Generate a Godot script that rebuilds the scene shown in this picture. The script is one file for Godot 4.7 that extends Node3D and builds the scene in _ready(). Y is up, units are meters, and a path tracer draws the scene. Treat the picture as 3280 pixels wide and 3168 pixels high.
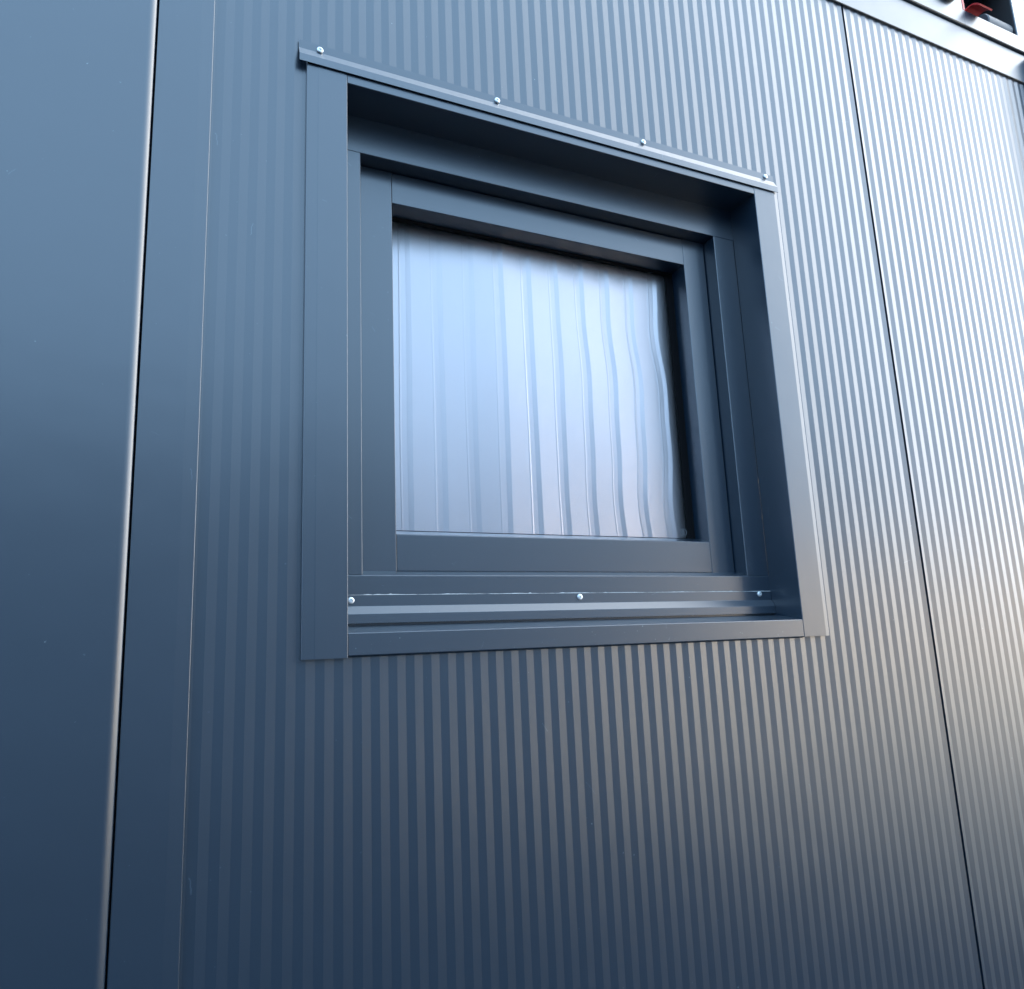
extends Node3D

# Metres, y up. Wall trims lie in the plane z = 0, the yard is on the +z side.
const EYE := Vector3(0.0, 1.42, 1.0683)
const H := 1.42          # height of the lens: heights below are given from the lens and shifted by H
var rng := RandomNumberGenerator.new()
var M := {}
var taken := {}

func _ready():
	rng.seed = 7
	# ---------------------------------------------------------------- camera, sky, sun, exposure
	var cam := Camera3D.new()
	cam.name = "camera"
	cam.fov = 64.70
	cam.near = 0.02
	cam.far = 1500.0
	cam.transform = Transform3D(Basis(Vector3.UP, -0.45052) * Basis(Vector3.RIGHT, 0.19573) * Basis(Vector3.BACK, -0.04295), EYE)
	add_child(cam)
	var sky_mat := ProceduralSkyMaterial.new()
	sky_mat.sky_top_color = lin(0.098, 0.160, 0.235)
	sky_mat.sky_horizon_color = lin(0.098, 0.168, 0.262)
	sky_mat.sky_curve = 0.16
	sky_mat.ground_bottom_color = lin(0.05, 0.05, 0.05)
	sky_mat.ground_horizon_color = lin(0.12, 0.12, 0.12)
	sky_mat.sun_angle_max = 90.0
	sky_mat.sun_curve = 0.70
	var sky := Sky.new()
	sky.sky_material = sky_mat
	var env := Environment.new()
	env.background_mode = Environment.BG_SKY
	env.sky = sky
	env.tonemap_mode = Environment.TONE_MAPPER_LINEAR
	env.tonemap_exposure = 12.0
	env.sdfgi_enabled = true
	env.ssao_enabled = true
	env.ssil_enabled = true
	var we := WorldEnvironment.new()
	we.name = "world_environment"
	we.environment = env
	add_child(we)
	var sun := DirectionalLight3D.new()
	sun.name = "sun"
	sun.light_energy = 1.0
	sun.light_color = Color(1.0, 0.98, 0.955)
	sun.light_angular_distance = 0.5
	sun.shadow_enabled = true
	var to_sun := Vector3(0.84, 0.309, -0.447).normalized()
	sun.transform = Transform3D(Basis.looking_at(-to_sun, Vector3.UP), Vector3(0, 10, 0))
	add_child(sun)

	make_materials()
	build_ground()
	build_container()
	build_curtain()
	build_added_neighbours()

# ==================================================================== materials
func lin(r, g, b) -> Color:
	return Color(r, g, b).linear_to_srgb()

func paint(col: Color, metal: float, rough: float, speck: Texture2D = null, scale := 1.0) -> StandardMaterial3D:
	var m := StandardMaterial3D.new()
	m.albedo_color = col
	m.metallic = metal
	m.roughness = rough
	if metal == 0.01:      # coil-coated sheet: dark body colour under a glossy clear film
		m.metallic = 0.0
		m.metallic_specular = 0.7
		m.clearcoat_enabled = true
		m.clearcoat = 1.0
		m.clearcoat_roughness = rough
	if speck:
		m.albedo_color = Color.WHITE
		m.albedo_texture = speck
		m.uv1_triplanar = true
		m.uv1_world_triplanar = true
		m.uv1_scale = Vector3.ONE * scale
	return m

func noise_normal(freq: float, strength: float, size := 512, seed_ := 1, oct := 3) -> NoiseTexture2D:
	var n := FastNoiseLite.new()
	n.seed = seed_
	n.frequency = freq
	n.fractal_octaves = oct
	var t := NoiseTexture2D.new()
	t.width = size
	t.height = size
	t.seamless = true
	t.as_normal_map = true
	t.bump_strength = strength
	t.noise = n
	return t

# Paint film: even colour with a faint grain and a few pale dust specks and hairline scuffs.
func paint_texture(col: Color, specks: int, scuffs: int, seed_: int, size := 1024) -> ImageTexture:
	var r := RandomNumberGenerator.new()
	r.seed = seed_
	var n := FastNoiseLite.new()
	n.seed = seed_
	n.frequency = 0.008
	n.fractal_octaves = 4
	var img := n.get_seamless_image(size, size)
	img.convert(Image.FORMAT_RGB8)
	for y in size:
		for x in size:
			var v := img.get_pixel(x, y).r - 0.5
			var g := 1.0 + 0.025 * v + 0.03 * (r.randf() - 0.5)
			img.set_pixel(x, y, Color(col.r * g, col.g * g, col.b * g))
	for k in specks:
		var p := Vector2i(r.randi() % size, r.randi() % size)
		var s := 1 + int(r.randf() * r.randf() * 3.0)
		var c := col.lerp(Color(0.62, 0.63, 0.62), 0.25 + 0.55 * r.randf())
		for i in s:
			for j in s:
				if r.randf() < 0.8:
					img.set_pixel((p.x + i) % size, (p.y + j) % size, c)
	for k in scuffs:
		var p := Vector2(r.randf() * size, r.randf() * size)
		var d := Vector2.from_angle(r.randf() * TAU)
		var c := col.lerp(Color(0.6, 0.62, 0.63), 0.15 + 0.35 * r.randf())
		for i in 4 + r.randi() % 22:
			p += d
			d = d.rotated((r.randf() - 0.5) * 0.3)
			img.set_pixel(posmod(int(p.x), size), posmod(int(p.y), size), c)
	img.generate_mipmaps()
	return ImageTexture.create_from_image(img)

func make_materials():
	var slate := lin(0.0065, 0.0195, 0.037)
	var tex := paint_texture(slate, 80, 14, 11)
	var dusty := paint_texture(slate, 1500, 160, 12)
	M.wall = paint(slate, 0.01, 0.31, tex, 1.0)
	M.trim = paint(slate, 0.01, 0.31, tex, 1.3)
	M.sill = paint(slate, 0.01, 0.31, dusty, 1.3)
	var wavy := noise_normal(0.006, 6.0, 1024, 31, 2)
	for k in ["wall", "trim"]:      # rolled sheet is never quite flat
		M[k].normal_enabled = true
		M[k].normal_texture = wavy
		M[k].normal_scale = 0.07
	M.frame = paint(slate, 0.01, 0.31, tex, 1.7)
	M.cut = paint(lin(0.55, 0.57, 0.58), 0.9, 0.35)
	M.zinc = paint(lin(0.80, 0.82, 0.83), 0.7, 0.34)
	M.black_plastic = paint(lin(0.03, 0.03, 0.032), 0.0, 0.6)
	M.rubber = paint(lin(0.008, 0.008, 0.009), 0.0, 0.9)
	M.rubber.metallic_specular = 0.2
	M.sealant = paint(lin(0.42, 0.44, 0.44), 0.0, 0.7)
	M.etch = paint(lin(0.30, 0.31, 0.33), 0.0, 0.8)
	M.room = paint(lin(0.10, 0.10, 0.10), 0.0, 0.8)
	M.red = paint(lin(0.62, 0.045, 0.045), 0.0, 0.35)
	M.grey_plastic = paint(lin(0.10, 0.11, 0.12), 0.0, 0.45)
	var g := StandardMaterial3D.new()
	g.albedo_color = Color(0.10, 0.13, 0.14, 0.08)
	g.transparency = BaseMaterial3D.TRANSPARENCY_ALPHA
	g.roughness = 0.24
	g.normal_enabled = true
	g.normal_texture = noise_normal(0.12, 5.0, 512, 9, 3)
	g.normal_scale = 0.07
	g.uv1_triplanar = true
	g.uv1_world_triplanar = true
	g.uv1_scale = Vector3.ONE * 9.0
	g.metallic_specular = 0.5
	M.glass = g
	var c := StandardMaterial3D.new()
	c.albedo_color = lin(0.84, 0.76, 0.78)
	c.metallic = 0.84
	c.roughness = 0.30
	c.normal_enabled = true
	c.normal_texture = noise_normal(0.09, 5.0, 512, 5, 3)
	c.normal_scale = 0.12
	c.uv1_triplanar = true
	c.uv1_world_triplanar = true
	c.uv1_scale = Vector3.ONE * 9.0
	M.curtain = c
	var gr := StandardMaterial3D.new()
	var gn := FastNoiseLite.new()
	gn.seed = 3
	gn.frequency = 0.05
	gn.fractal_octaves = 5
	var gt := NoiseTexture2D.new()
	gt.width = 1024
	gt.height = 1024
	gt.seamless = true
	gt.noise = gn
	var ramp := Gradient.new()
	ramp.set_color(0, lin(0.25, 0.225, 0.18))
	ramp.set_color(1, lin(0.40, 0.365, 0.30))
	gt.color_ramp = ramp
	gr.albedo_texture = gt
	gr.roughness = 0.95
	gr.uv1_triplanar = true
	gr.uv1_world_triplanar = true
	gr.uv1_scale = Vector3.ONE * 0.35
	M.ground = gr
	M.reflected_blue = paint(lin(0.012, 0.034, 0.066), 0.0, 0.85)  # blue chosen for the dark tone the added building mirrors in the wall
	M.reflected_beige = paint(lin(0.43, 0.35, 0.26), 0.0, 0.9)  # beige chosen for the warm tone the added far block mirrors
	M.asphalt = paint(lin(0.021, 0.032, 0.044), 0.0, 0.9, paint_texture(lin(0.021, 0.032, 0.044), 3000, 0, 21), 0.8)

# ==================================================================== nodes
func numbered(called: String) -> String:
	if not taken.has(called):
		taken[called] = 0
		return called
	taken[called] += 1
	return "%s_%03d" % [called, taken[called]]

func thing(called, label, category, at: Vector3, group := "") -> Node3D:
	var o := Node3D.new()
	o.name = numbered(called)
	o.position = at
	o.set_meta("label", label)
	o.set_meta("category", category)
	if group != "":
		o.set_meta("group", group)
	add_child(o)
	return o

func group_node(called: String, parent: Node3D, at: Vector3) -> Node3D:
	var o := Node3D.new()
	o.name = called
	parent.add_child(o, true)
	o.position = at - origin(parent)
	return o

func origin(n: Node) -> Vector3:
	var p := Vector3.ZERO
	while n is Node3D and n != self:
		p += n.position
		n = n.get_parent()
	return p

# Commits a SurfaceTool whose vertices are world points as one named mesh under parent.
func obj(called: String, st: SurfaceTool, mat: Material, parent: Node3D) -> MeshInstance3D:
	var o := MeshInstance3D.new()
	o.name = called
	o.mesh = st.commit()
	o.mesh.surface_set_material(0, mat)
	parent.add_child(o, true)
	o.position = -origin(parent)
	return o

func mb() -> SurfaceTool:
	var st := SurfaceTool.new()
	st.begin(Mesh.PRIMITIVE_TRIANGLES)
	return st

# ==================================================================== shapes
func tri(st: SurfaceTool, a: Vector3, b: Vector3, c: Vector3, na: Vector3, nb: Vector3, nc: Vector3):
	if (b - a).cross(c - a).dot(na + nb + nc) > 0.0:
		var t := b
		b = c
		c = t
		t = nb
		nb = nc
		nc = t
	st.set_normal(na)
	st.add_vertex(a)
	st.set_normal(nb)
	st.add_vertex(b)
	st.set_normal(nc)
	st.add_vertex(c)

func quad(st, a, b, c, d, n: Vector3):
	tri(st, a, b, c, n, n, n)
	tri(st, a, c, d, n, n, n)

# Box from lo to hi with chamfered edges.
func bx(st: SurfaceTool, lo: Vector3, hi: Vector3, bev := 0.0008):
	var b := minf(bev, 0.45 * minf(hi.x - lo.x, minf(hi.y - lo.y, hi.z - lo.z)))
	var s := [-1, 1]
	var mid := (lo + hi) / 2.0
	var e := (hi - lo) / 2.0
	var P := func(sx, sy, sz, ax):
		var q := Vector3(sx * (e.x - b), sy * (e.y - b), sz * (e.z - b))
		q[ax] = [sx, sy, sz][ax] * e[ax]
		return mid + q
	for ax in 3:
		for k in s:
			var n := Vector3.ZERO
			n[ax] = k
			var c := []
			for uv in [[-1, -1], [1, -1], [1, 1], [-1, 1]]:
				var g := [0, 0, 0]
				g[ax] = k
				g[(ax + 1) % 3] = uv[0]
				g[(ax + 2) % 3] = uv[1]
				c.append(P.call(g[0], g[1], g[2], ax))
			quad(st, c[0], c[1], c[2], c[3], n)
	for ax in 3:
		var u := (ax + 1) % 3
		var v := (ax + 2) % 3
		for ku in s:
			for kv in s:
				var n := Vector3.ZERO
				n[u] = ku
				n[v] = kv
				var g0 := [0, 0, 0]
				var g1 := [0, 0, 0]
				g0[ax] = -1
				g1[ax] = 1
				g0[u] = ku
				g1[u] = ku
				g0[v] = kv
				g1[v] = kv
				quad(st, P.call(g0[0], g0[1], g0[2], u), P.call(g1[0], g1[1], g1[2], u), P.call(g1[0], g1[1], g1[2], v), P.call(g0[0], g0[1], g0[2], v), n.normalized())
	for sx in s:
		for sy in s:
			for sz in s:
				var n := Vector3(sx, sy, sz).normalized()
				tri(st, P.call(sx, sy, sz, 0), P.call(sx, sy, sz, 1), P.call(sx, sy, sz, 2), n, n, n)

const BEND := 0.0026

# Prism: a closed outline swept along axis "x" (outline in z, y) or "y" (outline in x, z). Short edges are the facets of bends and shade smoothly.
func sweep(st: SurfaceTool, outline: Array, axis: String, from: float, to: float):
	var pts := PackedVector2Array(outline)
	var area := 0.0
	for i in pts.size():
		area += pts[i].cross(pts[(i + 1) % pts.size()])
	if area < 0.0:
		pts.reverse()
	var n := pts.size()
	var at := func(p: Vector2, t: float) -> Vector3:
		return Vector3(t, p.y, p.x) if axis == "x" else Vector3(p.x, t, p.y)
	var dir := func(p: Vector2) -> Vector3:
		return Vector3(0, p.y, p.x) if axis == "x" else Vector3(p.x, 0, p.y)
	var en := []
	for i in n:
		var d := (pts[(i + 1) % n] - pts[i]).normalized()
		en.append(Vector2(d.y, -d.x))
	for i in n:
		var a := pts[i]
		var b := pts[(i + 1) % n]
		var na: Vector2 = en[i]
		var nb: Vector2 = en[i]
		if a.distance_to(b) < BEND:      # part of a rounded bend: shade it smoothly into the faces beside it
			var ip := (i + n - 1) % n
			var inx := (i + 1) % n
			if absf(en[ip].angle_to(en[i])) < 0.9:
				na = (en[ip] + en[i]).normalized() if pts[ip].distance_to(a) < BEND else en[ip]
			if absf(en[inx].angle_to(en[i])) < 0.9:
				nb = (en[inx] + en[i]).normalized() if b.distance_to(pts[(inx + 1) % n]) < BEND else en[inx]
		var A: Vector3 = at.call(a, from)
		var B: Vector3 = at.call(b, from)
		var C: Vector3 = at.call(b, to)
		var D: Vector3 = at.call(a, to)
		var NA: Vector3 = dir.call(na)
		var NB: Vector3 = dir.call(nb)
		tri(st, A, B, C, NA, NB, NB)
		tri(st, A, C, D, NA, NB, NA)
	var idx := Geometry2D.triangulate_polygon(pts)
	var cap := Vector3.RIGHT if axis == "x" else Vector3.UP
	for k in range(0, idx.size(), 3):
		tri(st, at.call(pts[idx[k]], from), at.call(pts[idx[k + 1]], from), at.call(pts[idx[k + 2]], from), -cap, -cap, -cap)
		tri(st, at.call(pts[idx[k]], to), at.call(pts[idx[k + 1]], to), at.call(pts[idx[k + 2]], to), cap, cap, cap)

# An open line or closed outline with its corners rounded to radius r.
func rounded(line: Array, r: float, closed := false, seg := 4) -> Array:
	var out := []
	var n := line.size()
	for i in n:
		if not closed and (i == 0 or i == n - 1):
			out.append(line[i])
			continue
		var p: Vector2 = line[i]
		var a: Vector2 = line[(i + n - 1) % n]
		var c: Vector2 = line[(i + 1) % n]
		var da := (a - p).normalized()
		var dc := (c - p).normalized()
		var half := absf(da.angle_to(dc)) / 2.0
		if half > 1.54 or half < 0.05:
			out.append(p)
			continue
		var t := minf(r / tan(half), 0.45 * minf(p.distance_to(a), p.distance_to(c)))
		var rr := t * tan(half)
		var centre := p + (da + dc).normalized() * rr / sin(half)
		var v0 := p + da * t - centre
		var v1 := p + dc * t - centre
		var ang := v0.angle_to(v1)
		for k in seg + 1:
			out.append(centre + v0.rotated(ang * k / seg))
	return out

# A bar with rounded long edges, lying along axis "x" or "y".
func bar(st: SurfaceTool, lo: Vector3, hi: Vector3, axis: String, r := 0.0014):
	if axis == "x":
		sweep(st, rounded([Vector2(lo.z, lo.y), Vector2(hi.z, lo.y), Vector2(hi.z, hi.y), Vector2(lo.z, hi.y)], r, true), "x", lo.x, hi.x)
	else:
		sweep(st, rounded([Vector2(lo.x, lo.z), Vector2(hi.x, lo.z), Vector2(hi.x, hi.z), Vector2(lo.x, hi.z)], r, true), "y", lo.y, hi.y)

# Sheet of given thickness that follows an open line (z, y) or (x, z); the line is the outer face, "inward" points to the back.
func folded(line: Array, thick: float, flip := 1.0) -> Array:
	var out := line.duplicate()
	var back := []
	for i in line.size():
		var a: Vector2 = line[maxi(i - 1, 0)]
		var b: Vector2 = line[i]
		var c: Vector2 = line[mini(i + 1, line.size() - 1)]
		var d1 := (b - a).normalized() if i > 0 else (c - b).normalized()
		var d2 := (c - b).normalized() if i < line.size() - 1 else d1
		var nn := (Vector2(d1.y, -d1.x) + Vector2(d2.y, -d2.x)).normalized()
		nn /= maxf(0.4, nn.dot(Vector2(d1.y, -d1.x)))
		back.push_front(b + nn * thick * flip)
	return out + back

# Lathe round the z axis at c: profile of (radius, z).
func lathe(st: SurfaceTool, c: Vector3, prof: Array, seg := 20, turn := Basis.IDENTITY):
	for k in prof.size() - 1:
		var p: Vector2 = prof[k]
		var q: Vector2 = prof[k + 1]
		var d := (q - p).normalized()
		var nn := Vector2(d.y, -d.x)
		for i in seg:
			var a0 := TAU * i / seg
			var a1 := TAU * (i + 1) / seg
			var r0 := Vector3(cos(a0), sin(a0), 0)
			var r1 := Vector3(cos(a1), sin(a1), 0)
			var n0 := turn * (r0 * nn.x + Vector3(0, 0, nn.y))
			var n1 := turn * (r1 * nn.x + Vector3(0, 0, nn.y))
			var A := c + turn * (r0 * p.x + Vector3(0, 0, p.y))
			var B := c + turn * (r1 * p.x + Vector3(0, 0, p.y))
			var C := c + turn * (r1 * q.x + Vector3(0, 0, q.y))
			var D := c + turn * (r0 * q.x + Vector3(0, 0, q.y))
			if p.x > 1e-6:
				tri(st, A, B, C, n0, n1, n1)
			if q.x > 1e-6:
				tri(st, A, C, D, n0, n1, n0)

# ==================================================================== the yard
func build_ground():
	var st := mb()
	var n := 24
	for i in n:
		for j in n:
			var f := func(t: float) -> float: return signf(t) * pow(absf(t), 2.5) * 400.0
			var x0: float = f.call(-1.0 + 2.0 * i / n)
			var x1: float = f.call(-1.0 + 2.0 * (i + 1) / n)
			var z0: float = f.call(-1.0 + 2.0 * j / n)
			var z1: float = f.call(-1.0 + 2.0 * (j + 1) / n)
			quad(st, Vector3(x0, 0, z0), Vector3(x1, 0, z0), Vector3(x1, 0, z1), Vector3(x0, 0, z1), Vector3.UP)
	var o := MeshInstance3D.new()
	o.name = "ground"
	o.mesh = st.commit()
	o.mesh.surface_set_material(0, M.ground)
	o.set_meta("kind", "structure")
	add_child(o)
	st = mb()
	for i in 10:
		for j in 6:
			var x0 := -36.0 + 4.0 * i
			var z0 := -6.0 + 3.0 * j
			quad(st, Vector3(x0, 0.004, z0), Vector3(x0 + 4.0, 0.004, z0), Vector3(x0 + 4.0, 0.004, z0 + 3.0), Vector3(x0, 0.004, z0 + 3.0), Vector3.UP)
	o = MeshInstance3D.new()
	o.name = "pavement"
	o.mesh = st.commit()
	o.mesh.surface_set_material(0, M.asphalt)
	o.set_meta("kind", "structure")
	add_child(o)

# ==================================================================== the container
const WALL := -0.008      # crest plane of the ribs
const RIB := 0.00118       # depth of a rib

# Vertical micro-ribbed sheet between x0 and x1 (crest at phase + k * pitch, each falling face turned to +x).
func ribbed(x0: float, x1: float, y0: float, y1: float, phase: float, pitch: float, holes: Array) -> SurfaceTool:
	var st := mb()
	var xs := [x0]
	var k := ceili((x0 - phase) / (pitch * 0.5))
	while phase + k * pitch * 0.5 < x1 - 0.002:
		var x := phase + k * pitch * 0.5
		if x > x0 + 0.002:
			xs.append(x)
		k += 1
	xs.append(x1)
	var depth := func(x: float) -> float:
		var t := fposmod((x - phase) / pitch, 1.0)
		return WALL - RIB * (1.0 - absf(2.0 * t - 1.0))
	var cut := xs.duplicate()
	for h in holes:
		for e in [h.position.x, h.end.x]:
			if e > x0 and e < x1:
				cut.append(e)
	cut.sort()
	for i in cut.size() - 1:
		var a: float = cut[i]
		var b: float = cut[i + 1]
		if b - a < 1e-5:
			continue
		var za: float = depth.call(a)
		var zb: float = depth.call(b)
		var n := Vector3(-(zb - za), 0, b - a).normalized()
		var spans := [[y0, y1]]
		for h in holes:
			if a >= h.position.x - 1e-5 and b <= h.end.x + 1e-5:
				spans = [[y0, h.position.y], [h.end.y, y1]]
		for s in spans:
			quad(st, Vector3(a, s[0], za), Vector3(b, s[0], zb), Vector3(b, s[1], zb), Vector3(a, s[1], za), n)
	# the folded edges of the sheet
	for e in [[x0, -1.0], [x1, 1.0]]:
		var ze: float = depth.call(e[0])
		quad(st, Vector3(e[0], y0, ze), Vector3(e[0], y1, ze), Vector3(e[0], y1, ze - 0.03), Vector3(e[0], y0, ze - 0.03), Vector3(e[1], 0, 0))
	return st

func screw(parent: Node3D, at: Vector3, spin: float):
	var st := mb()
	var turn := Basis(Vector3.BACK, spin)
	var prof := []
	for i in 7:
		var a := PI / 2.0 * i / 6.0
		prof.append(Vector2(0.0019 + 0.0031 * sin(a), 0.0011 + 0.0016 * cos(a)))
	prof.append(Vector2(0.0051, 0.0008))
	prof.append(Vector2(0.0051, 0.0))
	lathe(st, at, prof, 22, turn)
	# the driver recess
	lathe(st, at, [Vector2(0.0, 0.0012), Vector2(0.0012, 0.0012), Vector2(0.0019, 0.0027)], 6, turn)
	obj("screw", st, M.zinc, parent)

func build_container():
	var base := Vector3(0.7, 0.0, -1.2)
	var t := thing("container_building", "slate blue metal container building with ribbed wall panels and a recessed square window", "building", base)
	# ------------------------------------------------ wall panels
	var hole := Rect2(0.212, H + 0.012, 0.920, 0.872)
	obj("wall_panel", ribbed(-0.004, 1.4405, 0.14, H + 1.470, 0.0797, 0.02519, [hole]), M.wall, t)
	obj("wall_panel", ribbed(1.4475, 2.170, 0.14, H + 1.470, 1.4687, 0.0255, []), M.wall, t)
	obj("wall_panel", ribbed(2.262, 3.70, 0.14, H + 1.470, 2.28, 0.0255, []), M.wall, t)
	obj("wall_panel", ribbed(3.707, 5.15, 0.14, H + 1.470, 3.72, 0.0255, []), M.wall, t)
	obj("wall_panel", ribbed(5.157, 16.60, 0.14, H + 1.470, 5.17, 0.0255, []), M.wall, t)
	# dark joint behind the panel seam
	var st := mb()
	bx(st, Vector3(1.4405, 0.14, -0.045), Vector3(1.4475, H + 1.470, -0.032), 0.0)
	obj("joint_seal", st, M.rubber, t)
	# ------------------------------------------------ corner strip lapped over the first ribs
	st = mb()
	var line := rounded([Vector2(-0.0110, -0.030), Vector2(-0.0110, -0.0005), Vector2(0.0455, -0.0005), Vector2(0.0634, -0.0014), Vector2(0.0638, -0.0070)], 0.0013)
	sweep(st, folded(line, 0.0008), "y", 0.14, H + 1.470)
	obj("corner_strip", st, M.trim, t)
	# ------------------------------------------------ smooth panel left of the strip, with a rounded edge
	st = mb()
	var prof := [Vector2(-0.90, -0.034), Vector2(-0.90, 0.0035)]
	for i in 11:
		var a := 0.90 * i / 10.0
		prof.append(Vector2(-0.0247 + 0.0150 * sin(a), -0.0115 + 0.0150 * cos(a)))
	prof.append(Vector2(-0.0131, -0.034))
	sweep(st, prof, "y", 0.14, H + 1.56)
	obj("side_panel", st, M.trim, t)
	st = mb()
	bx(st, Vector3(-0.0129, 0.14, -0.060), Vector3(-0.0112, H + 1.470, -0.012), 0.0)
	obj("joint_seal", st, M.rubber, t)
	st = mb()
	bx(st, Vector3(-2.40, 0.14, -0.030), Vector3(-0.906, H + 1.56, 0.003), 0.002)
	obj("side_panel", st, M.trim, t)
	# ------------------------------------------------ body, base rail, post, roof edge
	st = mb()
	bx(st, Vector3(-2.40, 0.0, -2.44), Vector3(16.6, 0.14, 0.010), 0.004)
	obj("base_rail", st, M.frame, t)
	st = mb()
	bx(st, Vector3(-2.40, 0.14, -2.44), Vector3(16.6, H + 1.56, -2.40), 0.004)
	obj("rear_wall", st, M.wall, t)
	st = mb()
	bx(st, Vector3(-2.44, 0.14, -2.40), Vector3(-2.40, H + 1.56, -0.03), 0.004)
	obj("end_wall", st, M.wall, t)
	st = mb()
	bx(st, Vector3(16.6, 0.14, -2.40), Vector3(16.64, H + 1.56, -0.03), 0.004)
	obj("end_wall", st, M.wall, t)
	st = mb()
	bx(st, Vector3(2.170, 0.14, -0.10), Vector3(2.262, H + 1.560, 0.034), 0.006)
	obj("corner_post", st, M.frame, t)
	st = mb()
	bx(st, Vector3(-0.0135, H + 1.464, -0.12), Vector3(2.168, H + 1.5575, -0.0030), 0.0012)
	obj("fascia_rail", st, M.trim, t)
	st = mb()
	bx(st, Vector3(2.264, H + 1.464, -0.12), Vector3(16.6, H + 1.559, -0.0030), 0.0012)
	obj("fascia_rail", st, M.trim, t)
	# roof edge rail with the connection recess
	var ry0 := H + 1.5600
	var ry1 := H + 1.86
	var rz := 0.0035
	var ox0 := 1.900
	var ox1 := 2.130
	var oy0 := H + 1.6085
	var oy1 := H + 1.775
	st = mb()
	bx(st, Vector3(-2.40, ry0, -0.10), Vector3(ox0, ry1, rz), 0.002)
	bx(st, Vector3(ox1, ry0, -0.10), Vector3(16.6, ry1, rz), 0.002)
	bx(st, Vector3(ox0 - 0.003, ry0 + 0.0002, -0.10), Vector3(ox1 + 0.003, oy0, rz + 0.0002), 0.0015)
	bx(st, Vector3(ox0 - 0.003, oy1, -0.10), Vector3(ox1 + 0.003, ry1 - 0.0002, rz + 0.0002), 0.0015)
	obj("roof_rail", st, M.trim, t)
	st = mb()
	bx(st, Vector3(-2.44, ry1 + 0.002, -2.44), Vector3(16.64, 5.9, 0.0), 0.01)
	obj("added_upper_storey", st, M.wall, t)  # unseen; storey and long right end added to shade more of the yard
	power_inlet(t, ox0, ox1, oy0, oy1, rz)
	build_window(t)

# Recessed electric connection with a red hinged cap, high in the roof rail.
func power_inlet(t: Node3D, x0, x1, y0, y1, z):
	var p := group_node("power_inlet", t, Vector3((x0 + x1) / 2, y0, z))
	var st := mb()
	bx(st, Vector3(x0 - 0.002, y0 - 0.004, -0.098), Vector3(x1 + 0.002, y1 + 0.004, -0.090), 0.001)
	bx(st, Vector3(x0 - 0.004, y0, -0.090), Vector3(x0 + 0.001, y1, z - 0.004), 0.0005)
	bx(st, Vector3(x1 - 0.001, y0, -0.090), Vector3(x1 + 0.004, y1, z - 0.004), 0.0005)
	bx(st, Vector3(x0, y0 - 0.003, -0.090), Vector3(x1, y0 + 0.001, z - 0.004), 0.0005)
	obj("recess_box", st, M.black_plastic, p)
	# red cap: a curved hinged flap
	st = mb()
	var line := []
	for i in 9:
		var u := i / 8.0
		line.append(Vector2(-0.014 + 0.046 * u, H + 1.623 + 0.030 * u - 0.040 * pow(u, 2.2)))
	sweep(st, folded(rounded(line, 0.004), 0.004), "x", 1.928, 1.980)
	obj("cap", st, M.red, p)
	st = mb()
	bx(st, Vector3(1.914, H + 1.612, -0.030), Vector3(1.930, H + 1.700, -0.006), 0.004)
	obj("hinge", st, M.red, p)
	st = mb()
	var tb := Basis(Vector3.UP, PI / 2.0)
	lathe(st, Vector3(2.02, H + 1.632, -0.03), [Vector2(0.0, 0.0), Vector2(0.026, 0.0), Vector2(0.028, 0.004), Vector2(0.028, 0.105), Vector2(0.0, 0.105)], 20, tb)
	obj("plug_sleeve", st, M.grey_plastic, p)
	# round blanking cap beside it
	st = mb()
	lathe(st, Vector3(1.832, H + 1.662, z), [Vector2(0.052, 0.0), Vector2(0.052, 0.010), Vector2(0.048, 0.013), Vector2(0.0, 0.014)], 40)
	obj("blanking_cap", st, M.grey_plastic, p)

const XL := 0.2607
const XR := 1.0908
const YT := 0.8834
const ZF := -0.073        # face of the fixed frame
const ZS := -0.105        # face of the opening sash
const ZG := -0.150        # outer face of the pane

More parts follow.
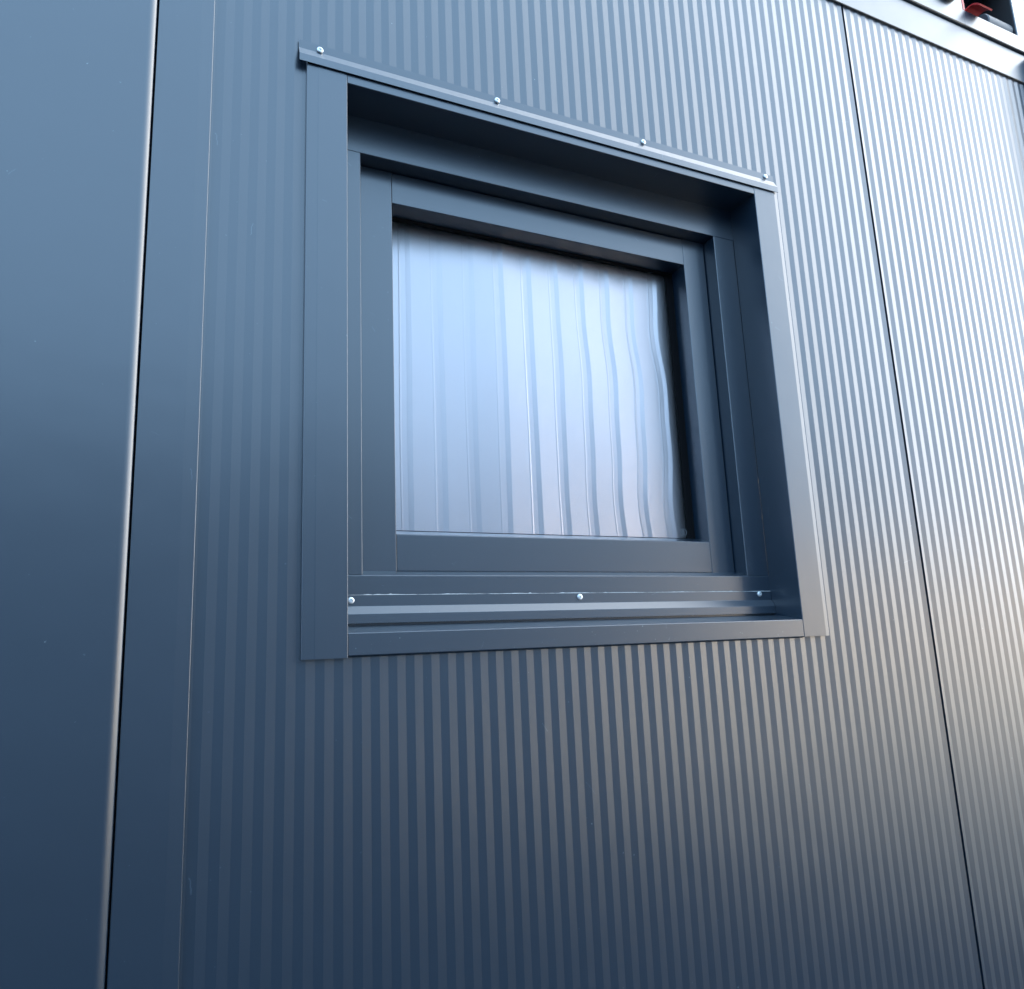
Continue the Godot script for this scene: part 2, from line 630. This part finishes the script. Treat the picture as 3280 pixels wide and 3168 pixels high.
func build_window(t: Node3D):
	var w := group_node("window", t, Vector3(0.676, H, 0.0))
	var st: SurfaceTool
	# ------------------------------------------------ folded surround trims
	st = mb()
	sweep(st, folded(rounded([Vector2(0.1981, -0.0080), Vector2(0.1981, -0.0006), Vector2(0.2148, -0.0003), Vector2(0.2164, 0.0), Vector2(0.2607, 0.0), Vector2(0.2607, ZF)], 0.0013), 0.0010), "y", H - 0.0020, H + 0.9100)
	obj("jamb_trim", st, M.trim, w)
	st = mb()
	sweep(st, folded(rounded([Vector2(XR, ZF), Vector2(XR, 0.0), Vector2(1.1445, 0.0), Vector2(1.1540, -0.0012), Vector2(1.1544, -0.0066)], 0.0013), 0.0010), "y", H + 0.0005, H + 0.9100)
	obj("jamb_trim", st, M.trim, w)
	st = mb()
	sweep(st, folded(rounded([Vector2(-0.0070, 0.9120 + H), Vector2(-0.0004, 0.9120 + H), Vector2(-0.0004, YT + H), Vector2(ZF, YT + H)], 0.0013), 0.0010), "x", XL + 0.0004, XR - 0.0004)
	obj("head_trim", st, M.trim, w)
	st = mb()
	sweep(st, folded(rounded([Vector2(ZF + 0.010, H + 0.0428), Vector2(-0.0004, H + 0.0312), Vector2(-0.0004, H + 0.0006), Vector2(-0.0060, H - 0.0014)], 0.0016), 0.0010), "x", XL + 0.0004, XR - 0.0004)
	obj("sill", st, M.sill, w)
	# ------------------------------------------------ drip flashing over the head, with its screws
	st = mb()
	sweep(st, folded(rounded([Vector2(-0.0050, H + 0.9410), Vector2(-0.0054, H + 0.9275), Vector2(0.0028, H + 0.9120), Vector2(0.0034, H + 0.8990)], 0.0014), 0.0010), "x", 0.1862, 1.1530)
	obj("drip_flashing", st, M.trim, w)
	var k := 0
	for x in [0.2187, 0.5230, 0.8275, 1.1310]:
		screw(w, Vector3(x, H + 0.9320 + 0.0010 * k, -0.0050), 0.4 + 1.3 * k)
		k += 1
	# ------------------------------------------------ fixed frame
	var fx0 := 0.3003
	var fx1 := 1.0382
	var fy0 := H + 0.1176
	var fy1 := H + 0.8179
	var back := -0.150
	st = mb()
	bar(st, Vector3(XL, fy1, back), Vector3(XR, H + YT + 0.01, ZF), "x")
	obj("frame_rail", st, M.frame, w)
	st = mb()
	sweep(st, rounded([Vector2(back, H + 0.0300), Vector2(ZF, H + 0.0300), Vector2(ZF, fy0), Vector2(ZS, H + 0.1268), Vector2(back, H + 0.1272)], 0.0022, true), "x", XL, XR)
	obj("frame_rail", st, M.frame, w)
	st = mb()
	bar(st, Vector3(XL, fy0 + 0.0004, back), Vector3(fx0, fy1 - 0.0004, ZF), "y")
	obj("frame_stile", st, M.frame, w)
	st = mb()
	bar(st, Vector3(fx1, fy0 + 0.0004, back), Vector3(XR, fy1 - 0.0004, ZF), "y")
	obj("frame_stile", st, M.frame, w)
	# ------------------------------------------------ weather strip along the foot of the frame
	st = mb()
	sweep(st, folded(rounded([Vector2(ZF + 0.0012, H + 0.0880), Vector2(ZF + 0.0014, H + 0.0714), Vector2(-0.0642, H + 0.0598), Vector2(-0.0638, H + 0.0463)], 0.0014), 0.0010), "x", XL + 0.0006, XR - 0.0006)
	obj("weather_strip", st, M.frame, w)
	for x in [0.2822, 0.6690, 1.0613]:
		screw(w, Vector3(x, H + 0.0800 + 0.0038 * (x - 0.28), ZF + 0.0014), 2.0 * x)
	# sealant squeezed out along the top of the strip, in broken smears
	st = mb()
	var x := XL + 0.001
	var h := 0.0004
	while x < XR - 0.002:
		var x2 := minf(x + 0.002 + 0.006 * rng.randf(), XR - 0.001)
		var h2 := 0.00025 + 0.0004 * rng.randf() + (0.0014 * rng.randf() if rng.randf() < 0.10 else 0.0)
		var lift := 0.0003 * sin(x * 60.0)
		var A := Vector3(x, H + 0.0878, ZF + 0.0016)
		var B := Vector3(x2, H + 0.0878, ZF + 0.0016)
		var C := Vector3(x2, H + 0.0881 + h2 + lift, ZF + 0.0007)
		var D := Vector3(x, H + 0.0881 + h + lift, ZF + 0.0007)
		quad(st, A, B, C, D, Vector3(0, 0.5, 0.86))
		quad(st, D, C, C + Vector3(0, 0.0002, -0.0012), D + Vector3(0, 0.0002, -0.0012), Vector3(0, 1, 0.1).normalized())
		x = x2
		h = h2
	obj("sealant_bead", st, M.sealant, w)
	# ------------------------------------------------ opening sash
	var gap := 0.0016
	var sx0 := 0.3630
	var sx1 := 0.9820
	var sy0 := H + 0.1856
	var sy1 := H + 0.7590
	st = mb()
	bar(st, Vector3(fx0 + gap, H + 0.1262, back), Vector3(sx0, fy1 - gap, ZS), "y")
	obj("sash_stile", st, M.frame, w)
	st = mb()
	bar(st, Vector3(sx1, H + 0.1262, back), Vector3(fx1 - gap, fy1 - gap, ZS), "y")
	obj("sash_stile", st, M.frame, w)
	st = mb()
	bar(st, Vector3(sx0 + 0.0005, sy1, back), Vector3(sx1 - 0.0005, fy1 - gap, ZS - 0.0003), "x")
	obj("sash_rail", st, M.frame, w)
	st = mb()
	sweep(st, rounded([Vector2(back, H + 0.1262), Vector2(ZS - 0.0003, H + 0.1262), Vector2(ZS - 0.0003, sy0), Vector2(ZG + 0.006, H + 0.1965), Vector2(back, H + 0.1968)], 0.0022, true), "x", sx0 + 0.0005, sx1 - 0.0005)
	obj("sash_rail", st, M.frame, w)
	# ------------------------------------------------ gasket, pane
	st = mb()
	var gy0 := H + 0.1960
	var gy1 := H + 0.7600
	bx(st, Vector3(sx0 - 0.004, gy1 - 0.005, ZG - 0.006), Vector3(sx1 + 0.006, gy1 + 0.006, ZG + 0.004), 0.001)
	bx(st, Vector3(sx0 - 0.004, gy0 - 0.006, ZG - 0.006), Vector3(sx1 + 0.006, gy0 + 0.0022, ZG + 0.004), 0.001)
	bx(st, Vector3(sx0 - 0.004, gy0, ZG - 0.006), Vector3(sx0 + 0.006, gy1, ZG + 0.0038), 0.001)
	bx(st, Vector3(0.9665, gy0, ZG - 0.006), Vector3(sx1 + 0.006, gy1, ZG + 0.0038), 0.001)
	obj("gasket", st, M.rubber, w)
	st = mb()
	bx(st, Vector3(sx0 + 0.002, gy0 + 0.001, ZG - 0.0045), Vector3(0.9700, gy1 - 0.004, ZG), 0.0004)
	obj("pane", st, M.glass, w)
	# maker's stamp etched in the corner of the glass
	st = mb()
	for i in 28:
		var a0 := TAU * i / 28.0
		var a1 := TAU * (i + 1) / 28.0
		var c := Vector3(0.9585, H + 0.2100, ZG + 0.0002)
		quad(st, c + Vector3(cos(a0), sin(a0), 0) * 0.0062, c + Vector3(cos(a1), sin(a1), 0) * 0.0062, c + Vector3(cos(a1), sin(a1), 0) * 0.0070, c + Vector3(cos(a0), sin(a0), 0) * 0.0070, Vector3.BACK)
	for i in 3:
		bx(st, Vector3(0.9555, H + 0.2072 + 0.0024 * i, ZG), Vector3(0.9555 + 0.004 + 0.001 * (i % 2), H + 0.2080 + 0.0024 * i, ZG + 0.0002), 0.00005)
	obj("etched_stamp", st, M.etch, w)
	# dark room behind
	st = mb()
	bx(st, Vector3(0.05, H - 0.2, -1.20), Vector3(1.30, H + 1.2, -1.19), 0.0)
	bx(st, Vector3(0.05, H - 0.2, -1.19), Vector3(0.06, H + 1.2, -0.16), 0.0)
	bx(st, Vector3(1.29, H - 0.2, -1.19), Vector3(1.30, H + 1.2, -0.16), 0.0)
	bx(st, Vector3(0.06, H - 0.2, -1.19), Vector3(1.29, H - 0.19, -0.16), 0.0)
	bx(st, Vector3(0.06, H + 1.19, -1.19), Vector3(1.29, H + 1.2, -0.16), 0.0)
	bx(st, Vector3(0.06, H - 0.19, -0.165), Vector3(0.34, H + 1.19, -0.155), 0.0)
	bx(st, Vector3(1.01, H - 0.19, -0.165), Vector3(1.29, H + 1.19, -0.155), 0.0)
	bx(st, Vector3(0.34, H - 0.19, -0.165), Vector3(1.01, H + 0.17, -0.155), 0.0)
	bx(st, Vector3(0.34, H + 0.785, -0.165), Vector3(1.01, H + 1.19, -0.155), 0.0)
	obj("inner_lining", st, M.room, w)

# ==================================================================== the curtain behind the pane
func build_curtain():
	var st := mb()
	var y0 := H + 0.190
	var y1 := H + 0.770
	# one period: flat, narrow ridge turned to +x, flat, wide fold turned to -x; heights in mm from the sheet
	var period := 0.0595
	var start := 0.394 - 2 * period
	var prof := [[0.0, 0.0], [0.0015, 0.0005], [0.0042, 0.0], [0.0125, 0.0], [0.0130, 0.0], [0.0218, 0.0026], [0.0228, 0.0026], [0.0585, 0.0]]
	var cols := []
	for k in 13:
		for p in prof:
			var x: float = start + k * period + p[0]
			if x > 0.345 and x < 1.002:
				cols.append([x, p[1], k])
	var rows := 48
	var wave := func(x: float, v: float) -> float:
		var s := smoothstep(0.62, 0.97, x)
		return s * (0.0045 * sin(v * 9.5 + 0.6 + x * 3.0) + 0.0020 * sin(v * 21.0 + 2.0)) + 0.0007 * sin(v * 6.0 + x * 40.0)
	var point := func(c: Array, r: int) -> Vector3:
		var v := float(r) / rows
		var x: float = c[0]
		var z: float = -0.1605 + c[1] * (0.85 + 0.2 * sin(x * 31.0 + v * 2.0))
		z += (x - 0.577) * (0.09 if x < 0.577 else -0.006)
		z += 0.0010 * sin(v * 5.0 + x * 7.0)
		return Vector3(x + wave.call(x, v), lerpf(y0, y1, v), z)
	for i in cols.size() - 1:
		for r in rows:
			var a: Vector3 = point.call(cols[i], r)
			var b: Vector3 = point.call(cols[i + 1], r)
			var c: Vector3 = point.call(cols[i + 1], r + 1)
			var d: Vector3 = point.call(cols[i], r + 1)
			var n := (b - a).cross(d - a).normalized()
			if n.z < 0.0:
				n = -n
			quad(st, a, b, c, d, n)
	var o := MeshInstance3D.new()
	o.name = "curtain"
	o.mesh = st.commit()
	o.mesh.surface_set_material(0, M.curtain)
	o.set_meta("label", "pale silvery pleated curtain hanging close behind the window pane")
	o.set_meta("category", "curtain")
	add_child(o)

# ==================================================================== unseen buildings added for the tones they give the paint in reflection
func build_added_neighbours():
	var t := thing("added_dark_building", "unseen dark blue flat roofed building added for the dark tone it mirrors in the window wall", "building", Vector3(-2.0, 0.0, 9.0))
	var st := mb()
	bx(st, Vector3(-16.0, 0.0, 9.0), Vector3(9.0, 4.0, 14.4), 0.02)
	obj("wall", st, M.reflected_blue, t)  # unseen block, added so the left of the wall mirrors something dark
	st = mb()
	bx(st, Vector3(-16.2, 4.0, 8.8), Vector3(9.2, 4.2, 14.6), 0.02)
	obj("roof", st, M.reflected_blue, t)
	t = thing("added_hall", "unseen long low beige block added for the warm band it mirrors in the wall", "building", Vector3(40.0, 0.0, 30.0))
	st = mb()
	bx(st, Vector3(24.0, 0.0, 26.0), Vector3(70.0, 5.6, 38.0), 0.02)
	obj("wall", st, M.reflected_beige, t)  # unseen sunlit block, added to mirror warm light low on the right
	st = mb()
	bx(st, Vector3(23.8, 5.6, 25.8), Vector3(70.2, 5.9, 38.2), 0.02)
	obj("roof", st, M.reflected_blue, t)
